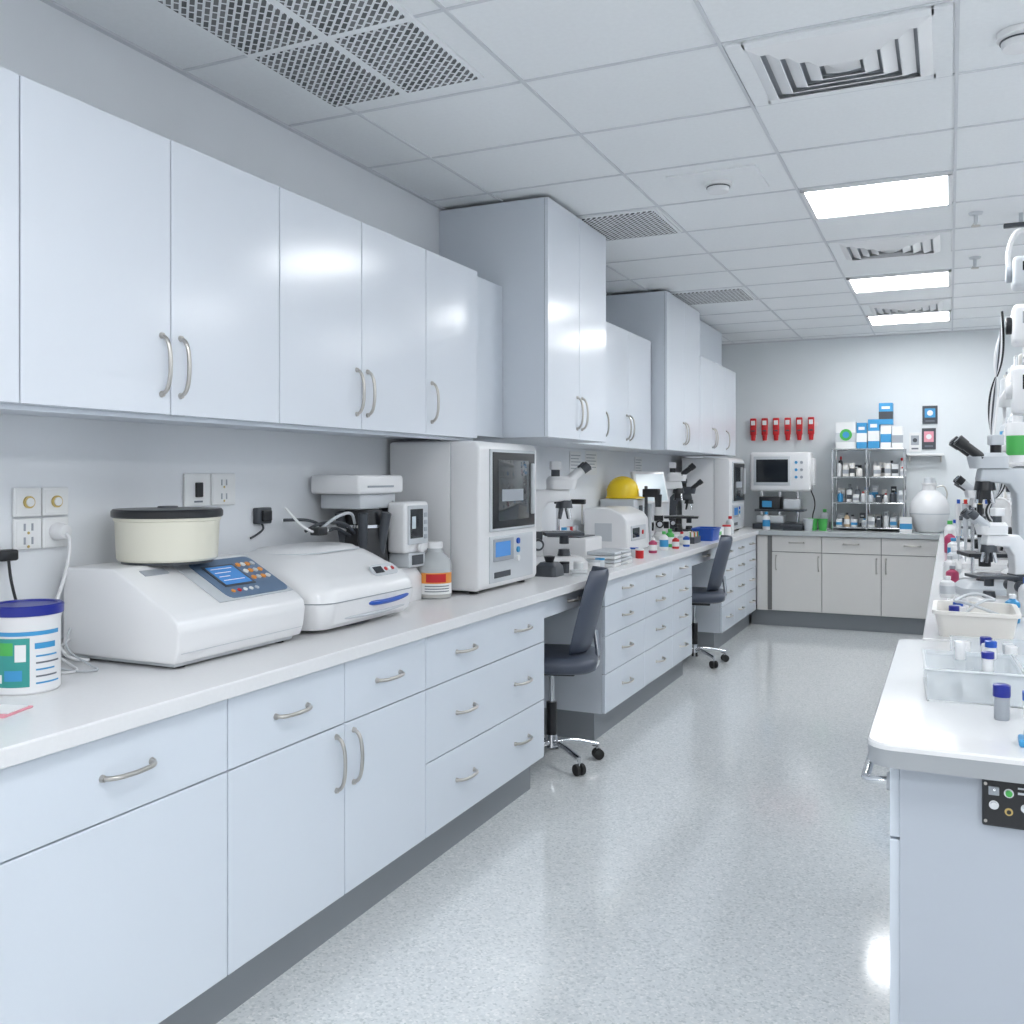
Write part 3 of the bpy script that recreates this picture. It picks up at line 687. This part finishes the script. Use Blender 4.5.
# ---------------------------------------------------------------- chairs
def chair(loc, rz):
    o = E('office_chair', loc, rz)
    for i in range(5):
        a = math.radians(72*i+20); dx, dy = math.cos(a), math.sin(a)
        tube('base_leg', CHROME, o, [(0,0,.10),(dx*.1,dy*.1,.105),(dx*.24,dy*.24,.075)], .014, 10, 1)
        cyl('caster_stem', CHROME, o, (dx*.24,dy*.24,.085), (dx*.24,dy*.24,.045), .008, seg=10)
        for s_ in (-1,1):
            c = Vector((dx*.24, dy*.24, .027)); n_ = Vector((-dy,dx,0))
            cyl('caster_wheel', RUB, o, c+n_*s_*.006, c+n_*s_*.024, .027, seg=18, bev=.003)
    cyl('hub', CHROME, o, (0,0,.08), (0,0,.14), .035, .028)
    cyl('gas_sleeve', BLACK, o, (0,0,.13), (0,0,.30), .026); cyl('gas_piston', CHROME, o, (0,0,.30), (0,0,.45), .014)
    box('mechanism', BLACK, o, -.09, .12, -.07, .07, .44, .475, .008)
    loft('seat', CHAIR, o, [(.475,-.20,.20,-.20,.20,.09),(.49,-.235,.225,-.23,.23,.10),(.525,-.24,.23,-.235,.235,.10),(.545,-.225,.215,-.22,.22,.10),(.552,-.17,.17,-.17,.17,.09)], n=8, ang=1.2)
    tube('back_bracket', CHROME, o, [(.08,0,.46),(.20,0,.46),(.235,0,.52),(.215,0,.66)], .014, 10, 2)
    bm = bmesh.new(); nu, nv = 14, 14; G = [[], []]
    for side in (0,1):
        for i in range(nv+1):
            t = i/nv; row = []
            z = .56+.40*t
            hw = .21*(1-.30*abs(2*t-1)**3) * (1-.08*t)
            for j in range(nu+1):
                s_ = j/nu*2-1
                x = .175+.02*math.sin(t*math.pi)+.10*t*t-.075*s_*s_
                edge = max(abs(s_), abs(2*t-1)); th = .018*(max(0,1-edge**6))**.5+.004
                row.append(bm.verts.new((x+(th if side else -th), s_*hw, z)))
            G[side].append(row)
    for side in (0,1):
        for i in range(nv):
            for j in range(nu):
                g_ = G[side]; bm.faces.new((g_[i][j], g_[i][j+1], g_[i+1][j+1], g_[i+1][j]))
    loopi = [(0,j) for j in range(nu+1)]+[(i,nu) for i in range(1,nv+1)]+[(nv,j) for j in range(nu-1,-1,-1)]+[(i,0) for i in range(nv-1,0,-1)]
    for k in range(len(loopi)):
        a_, b_ = loopi[k], loopi[(k+1)%len(loopi)]
        bm.faces.new((G[0][a_[0]][a_[1]], G[0][b_[0]][b_[1]], G[1][b_[0]][b_[1]], G[1][a_[0]][a_[1]]))
    fin(bm, 'backrest', CHAIR, o, ang=1.3)
    return o
chair((-1.79, 4.35, 0), .30)
chair((-1.76, 7.12, 0), .2)

# ---------------------------------------------------------------- back wall items
o = E('pipette_clamp_row', (-1.80, YB-.001, 1.80))
box('rail', PAPER, o, -.04, .62, -.012, 0, .10, .14, .002)
for i in range(6):
    x = i*.112
    box('clip', RED, o, x-.03, x+.03, -.05, -.012, .02, .19, .008); box('clip_label', PAPER, o, x-.02, x+.02, -.052, -.049, .12, .165, .001)
    cyl('clip_tail', RED, o, (x,-.03,.02), (x,-.03,-.035), .026, .020, 12); box('clip_ring', DGREY, o, x-.018, x+.018, -.053,-.03,.055,.07,.003)
o = E('patient_monitor', (-1.50, 9.46, CT))
loft('base', DGREY, o, [(0,-.24,.26,-.14,.14,.03),(.05,-.24,.26,-.14,.14,.03),(.06,-.2,.2,-.12,.12,.03)])
for x in (-.17,.0,.17): cyl('post', CHROME, o, (x,0,.05), (x,0,.38), .014)
box('mid_shelf', DGREY, o, -.22,.24,-.12,.12,.17,.19,.004)
box('module', BLACK, o, -.18,.02,-.10,.10,.19,.31,.006); box('module_screen', LBLUE, o, -.15,-.06,-.103,-.099,.21,.27,.001)
box('module_b', LGREY, o, .05,.2,-.10,.10,.19,.29,.006)
box('lower_tray', LGREY, o, -.20,.05,-.12,.10,.06,.13,.006)
box('housing', WHITE, o, -.27,.30,-.11,.13,.36,.74,.03,4)
box('screen_bezel', LGREY, o, -.23,.12,-.116,-.105,.42,.70,.008); box('screen', SCREEND, o, -.205,.095,-.119,-.114,.45,.67,.002)
for i in range(3):
    for j in range(2): cyl('key', (LBLUE,GREY)[j], o, (.17+.05*j,-.105,.50+.07*i), (.17+.05*j,-.118,.50+.07*i), .014, seg=14)
box('side_handle', WHITE, o, .295,.33,-.05,.07,.42,.68,.012)
tube('monitor_cable', BLACK, o, [(.28,.0,.40),(.34,.0,.25),(.30,-.05,.1),(.36,-.1,.01)], .006, 8, 2)
for i,(x,y,m_) in enumerate(((-1.17,9.30,GREEN),(-1.08,9.28,GREEN),(-1.20,9.2,LGREY))): cup('beaker_cup', (x,y,CT), .045, .11, m_)
basket('storage_basket', (-1.34, 9.20, CT), .2, .10, .05, DGREY)
bottle('wash_bottle', (-1.10, 9.62, CT), .04, .19, FROST, GREEN); bottle('wash_bottle', (-1.59,9.24,CT), .035,.17,WHITE,LBLUE,LBLUE)
o = E('wire_shelf_rack', (-1.0, 9.34, CT))
for x in (0,.30,.62):
    for y in (0,.34): cyl('post', CHROME, o, (x,y,0), (x,y,.765), .008, seg=10)
for z in (.03,.26,.50,.76):
    for k in range(2): tube('long_wire', CHROME, o, [(0,.34*k,z),(.62,.34*k,z)], .006, 8)
    for k in range(16): tube('cross_wire', CHROME, o, [(.02+.039*k,0,z+.003),(.02+.039*k,.34,z+.003)], .0035, 6)
    box('shelf_liner', LGREY, o, .005,.615,.005,.335,z-.004,z-.001,0)
st = E('rack_supplies', (-1.0, 9.34, CT))
cols = [DGREY, WHITE, PAPER, WHITE2, LGREY, GREY, LIQ, WHITE, DGREY, LBLUE]
caps = [DGREY, WHITE, LBLUE, WHITE, RED, GREY, BLACK]
for z, hmax in ((.037,.18),(.267,.19),(.507,.20)):
    for yr, hm in ((.08, hmax*.75), (.24, hmax)):
        x = .03
        while x < .575:
            r = random.uniform(.022,.036); h = random.uniform(hm*.55,hm); x += r
            k = random.random(); y = yr+random.uniform(-.02,.02)
            if k < .4: bottle('bottle', (x,y,z), r*.85, h, random.choice(cols), random.choice(caps), random.choice([PAPER,LGREY,None]), st)
            else: carton('carton', (x,y,z), r*1.8, .10, h*.85, random.choice([PAPER,WHITE2,LGREY,DGREY,PAPER]), random.choice([LBLUE,GREY,LGREY,DGREY]), st)
            x += r+random.choice([.004,.01,.03])
tt = E('rack_top_cartons', (-1.0, 9.34, CT+.768))
carton('carton', (.11,.17,0), .18, .14, .25, PAPER, LGREY, tt)
cyl('round_print', GREEN, tt, (.11,.098,.13), (.11,.096,.13), .055, .055); cyl('round_print_core', LBLUE, tt, (.11,.096,.13), (.11,.095,.13), .03, .03)
carton('carton', (.25,.15,0), .09, .12, .24, LBLUE, PAPER, tt); carton('carton', (.355,.15,0), .10, .12, .27, LBLUE, PAPER, tt)
carton('carton', (.46,.17,0), .09, .12, .22, PAPER, LBLUE, tt); carton('carton', (.56,.17,0), .09, .12, .20, PAPER, GREY, tt)
carton('carton', (.46,.17,.22), .12, .14, .20, LBLUE, DGREY, tt)
for x, z, w, h, a_, b_ in ((-.30,1.64,.10,.18,PAPER,GREY),(-.18,1.66,.12,.20,DGREY,PINK),(-.17,1.90,.13,.17,DGREY,LBLUE)):
    o = E('poster', (x, YB-.001, z))
    box('board', a_, o, -w/2, w/2, -.012, 0, 0, h, .002); box('picture', b_, o, -w*.35, w*.35, -.014, -.011, h*.35, h*.85, .001)
    cyl('emblem', PAPER if a_ is DGREY else DGREY, o, (0,-.013,h*.6), (0,-.016,h*.6), w*.2, seg=18); box('caption', INK, o, -w*.3, w*.3, -.0135,-.011,h*.12,h*.2,0)
o = E('floating_shelf', (-.27, YB-.001, 1.60)); box('board', PAPER, o, -.10,.22,-.12,0,0,.02,.003)
for x in (-.08,.19): box('bracket', STEEL, o, x,x+.01,-.10,0,-.06,0,.002)
o = E('dewar_flask', (-.17, 9.42, CT))
lathe('body', WHITE, o, [(0,0),(.10,0),(.115,.01),(.12,.03),(.15,.09),(.168,.17),(.165,.24),(.14,.31),(.09,.36),(.06,.38),(.055,.43),(.065,.435),(.065,.45),(0,.45)], seg=40)
lathe('cap', LGREY, o, [(0,.45),(.05,.45),(.045,.49),(.02,.5),(0,.5)])
lathe('ring_band', LGREY, o, [(.1,.165),(.1695,.165),(.1695,.175),(.1,.175)], seg=40)
tube('carry_handle', STEEL, o, [(.06,0,.41),(.12,0,.43),(.15,0,.36),(.14,0,.30)], .007, 8, 2)
carton('reagent_carton', (-.36, 9.25, CT), .10, .10, .14, PAPER, LBLUE)

# ---------------------------------------------------------------- right bench clutter
def vial(p, x, y, h=.055, r=.010, capm=BLUE, bodym=FROST):
    lathe('vial_body', bodym, p, [(0,0),(r*.9,0),(r,.003),(r,h*.68),(0,h*.68)], (x,y,0), 16)
    lathe('vial_cap', capm, p, [(0,h*.66),(r*1.15,h*.66),(r*1.15,h*.98),(r,h),(0,h)], (x,y,0), 16)
o = E('vial_storage_tray', (.045, 2.52, CT), .05)
for a_ in ((-.10,.10,-.13,-.125,0,.075),(-.10,.10,.125,.13,0,.075),(-.10,-.095,-.13,.13,0,.075),(.095,.10,-.13,.13,0,.075)): box('tray_wall', CLEAR, o, *a_, 0)
box('tray_floor', FROST, o, -.1,.1,-.13,.13,0,.004,0)
box('tray_shelf', CLEAR, o, -.095,.095,-.125,.125,.066,.069,0)
for x in (-.034,.034): box('divider', CLEAR, o, x-.0015,x+.0015,-.125,.125,.004,.066,0)
for i in range(3): box('strip_rack', PAPER, o, -.085+.062*i, -.05+.062*i, -.10, .09, .004, .030, .002)
box('rim', FROST, o, -.105,.105,-.135,-.130,.072,.076,.001); box('rim', FROST, o, -.105,-.10,-.135,.135,.072,.076,.001); box('rim', FROST, o, .10,.105,-.135,.135,.072,.076,.001)
v = sub(o, 'vials', (0,0,.069), (0,0,0))
for x, y, c_ in ((.03,-.08,DBLUE),(.05,.08,BLUE),(-.02,.05,WHITE)):
    vial(v, x, y, .045, .012, c_, WHITE)
o = E('sample_vials', (.10, 2.27, CT))
vial(o, 0, 0, .075, .015, DBLUE, GREY); vial(o, .055, .03, .06, .013, BLUE, WHITE)
o = E('blue_clip', (.14, 2.07, CT)); box('jaw', LBLUE, o, -.02,.05,-.02,.03,0,.015,.004); box('jaw_top', LBLUE, o, -.01,.05,-.015,.025,.015,.028,.004)
o = E('vial_storage_tray', (.20, 2.87, CT))
box('tray_floor', FROST, o, -.2,.2,-.13,.13,0,.004,0)
for a_ in ((-.20,.20,-.13,-.125,0,.06),(-.20,.20,.125,.13,0,.06),(-.20,-.195,-.13,.13,0,.06),(.195,.20,-.13,.13,0,.06)): box('tray_wall', CLEAR, o, *a_, 0)
v = sub(o, 'vials', (0,0,.004), (0,0,0))
for i in range(7):
    for j in range(3):
        if (i*3+j) % 3 != 1: vial(v, -.165+i*.055, -.08+j*.07, random.uniform(.05,.075), .013, random.choice([BLUE,WHITE,WHITE,DBLUE,LGREY]), random.choice([WHITE,WHITE,LGREY]))
basket('storage_basket', (.075, 3.48, CT), .24, .28, .085, WHITE2)
o = E('basket_tubes', (.075, 3.48, CT+.007))
for i in range(5):
    vial(o, random.uniform(-.085,.085), -.09+.045*i, random.uniform(.08,.10), .014, (DBLUE,WHITE,GREY,BLUE,WHITE)[i], WHITE)
tube('coil_tube', LGREY, o, [(-.05,-.09,.05),(.02,-.05,.11),(.07,.02,.10),(.0,.08,.12),(-.07,.02,.09),(-.03,-.06,.10),(.09,-.09,.06)], .005, 8, 2)
microscope((.16, 4.15, CT), math.radians(205), .80, WHITE, DGREY, .0, tube_m=LGREY)
microscope((.17, 4.62, CT), math.radians(195), 1.12, LGREY, BLACK, .13)
microscope((.17, 5.9, CT), math.radians(190), 1.0, WHITE, BLACK, .03, tube_m=LGREY)
microscope((.18, 7.3, CT), math.radians(190), 1.0, WHITE, DGREY, .0)
for i, (x, y, r, h, b_, c_, l_) in enumerate((
    (.0,3.80,.02,.07,FROST,WHITE,None),(.28,3.8,.035,.16,WHITE,LBLUE,LBLUE),(-.01,4.45,.03,.09,WHITE,WHITE,LGREY),(.01,4.85,.028,.10,MAG,GREY,None),(.0,5.2,.03,.12,WHITE,LGREY,PAPER),
    (.02,5.55,.035,.14,LGREY,WHITE,PAPER),(.02,6.5,.035,.13,WHITE,LBLUE,LBLUE),(.0,7.0,.035,.15,MAG,WHITE,None),(.0,7.8,.04,.18,WHITE,GREEN,PAPER),(.04,8.2,.04,.17,FROST,BLUE,LBLUE),
    (.26,4.0,.03,.14,WHITE,BLUE,None),(.2,3.78,.025,.10,LBLUE,WHITE,PAPER))):
    bottle('reagent_bottle', (x,y,CT), r, h, b_, c_, l_)
o = E('power_supply_unit', (.40, 4.12, CT)); box('case', LBLUE, o, -.08,.2,-.1,.1,0,.14,.008); box('face', DGREY, o, -.083,-.079,-.08,.08,.02,.12,.002); cyl('dial', PAPER, o, (-.083,0,.07), (-.095,0,.07), .02)
o = E('pipette_stand', (.10, 5.15, CT))
lathe('foot', DGREY, o, [(0,0),(.07,0),(.07,.012),(.02,.02),(0,.02)]); cyl('post', CHROME, o, (0,0,.015), (0,0,.36), .008)
lathe('carousel', DGREY, o, [(0,.30),(.06,.30),(.06,.32),(0,.32)])
for i in range(6):
    an = i*math.pi/3; X, Y = .062*math.cos(an), .062*math.sin(an)
    cyl('pipette_body', (WHITE,LGREY,BLACK)[i%3], o, (X,Y,.22), (X,Y,.38), .011,.013,12); cyl('pipette_tip', LGREY, o, (X,Y,.22), (X,Y,.10), .008,.003,10); cyl('plunger', (BLUE,RED,YEL)[i%3], o, (X,Y,.38), (X,Y,.40), .008, seg=10)
# tall fluid-handling column at the bench's right
o = E('fluid_dispensing_tower', (.34, 4.98, CT))
loft('foot', WHITE, o, [(0,-.12,.2,-.14,.14,.03),(.06,-.12,.2,-.14,.14,.03),(.09,-.08,.14,-.09,.09,.03)])
box('mast', LGREY, o, -.02,.06,-.04,.04,.08,1.55,.008)
for i,(z,h,m_) in enumerate(((.14,.20,WHITE),(.40,.16,LGREY),(.80,.22,WHITE),(1.12,.18,WHITE),(1.38,.14,LGREY))):
    box('pump_module', m_, o, -.08,.14,-.09,.07,z,z+h,.02,3)
    cyl('pump_head', (BLACK,DGREY,WHITE,BLACK,GREY)[i], o, (-.08,-.02,z+h/2), (-.105,-.02,z+h/2), .04, bev=.004)
    box('module_display', (SCREEND,LBLUE,SCREEND,GREY,SCREEND)[i], o, -.04,.06,-.093,-.089,z+h*.5,z+h*.8,.002)
cyl('green_label_bottle', WHITE, o, (-.06,-.06,.575), (-.06,-.06,.76), .045, bev=.006); cyl('bottle_label', GREEN, o, (-.06,-.06,.61), (-.06,-.06,.70), .0458); cyl('bottle_cap', WHITE, o, (-.06,-.06,.76), (-.06,-.06,.79), .022)
box('bottle_shelf', WHITE, o, -.12,.10,-.12,.06,.56,.575,.003)
for k, m_ in enumerate((WHITE, LGREY, DGREY, WHITE, BLACK)):
    dx = .012*k
    tube('tubing', m_, o, [(-.10,-.02-dx,.24),(-.17-dx,-.03,.35),(-.13+dx,-.10,.48),(-.17,-.09+dx,.62+.02*k),(-.13-dx,-.03,.9),(-.16+dx,-.05,1.05),(-.12,-.02,1.2+.02*k)], .0055, 8, 3)
tube('top_hose', WHITE, o, [(.02,0,1.5),(.02,0,1.62),(-.06,-.03,1.66),(-.10,-.04,1.55),(-.09,-.03,1.46)], .012, 10, 3)
sh = E('shelf_bottles', (0, 0, 0))
for z, hm in ((1.24,.26),(1.64,.27),(2.01,.22)):
    y = 5.42
    while y < 8.85:
        r = random.uniform(.045,.07); h = random.uniform(.15,hm); y += r
        if random.random() < .6: bottle('bottle', (.42+random.uniform(0,.03),y,z), r, h, random.choice([WHITE,WHITE,FROST,WHITE2,LGREY]), random.choice([WHITE,LGREY,WHITE,GREY,DGREY]), random.choice([PAPER,LGREY,None,LBLUE,None]) if z < 1.9 else None, sh)
        else: carton('carton', (.46,y,z), .15, r*1.9, h, random.choice([PAPER,WHITE2,LGREY]), random.choice([LGREY,PAPER,GREY]), sh)
        y += r+random.choice([.01,.05,.15])

# ---------------------------------------------------------------- world, camera
w = bpy.data.worlds.new('World'); scene.world = w; w.use_nodes = True
w.node_tree.nodes['Background'].inputs['Color'].default_value = (.93,.96,1,1)
w.node_tree.nodes['Background'].inputs['Strength'].default_value = 0.9
cam = bpy.data.cameras.new('camera'); co = bpy.data.objects.new('camera', cam); col.objects.link(co)
co.location = (0,0,1.42); co.rotation_euler = (math.radians(90),0,math.radians(24.75))
cam.sensor_width = 36; cam.lens = 950/1024*36; cam.shift_y = -37/1024; cam.clip_start = .05
scene.camera = co
scene.view_settings.view_transform = 'Standard'
scene.view_settings.look = 'None'
scene.view_settings.exposure = 0.08
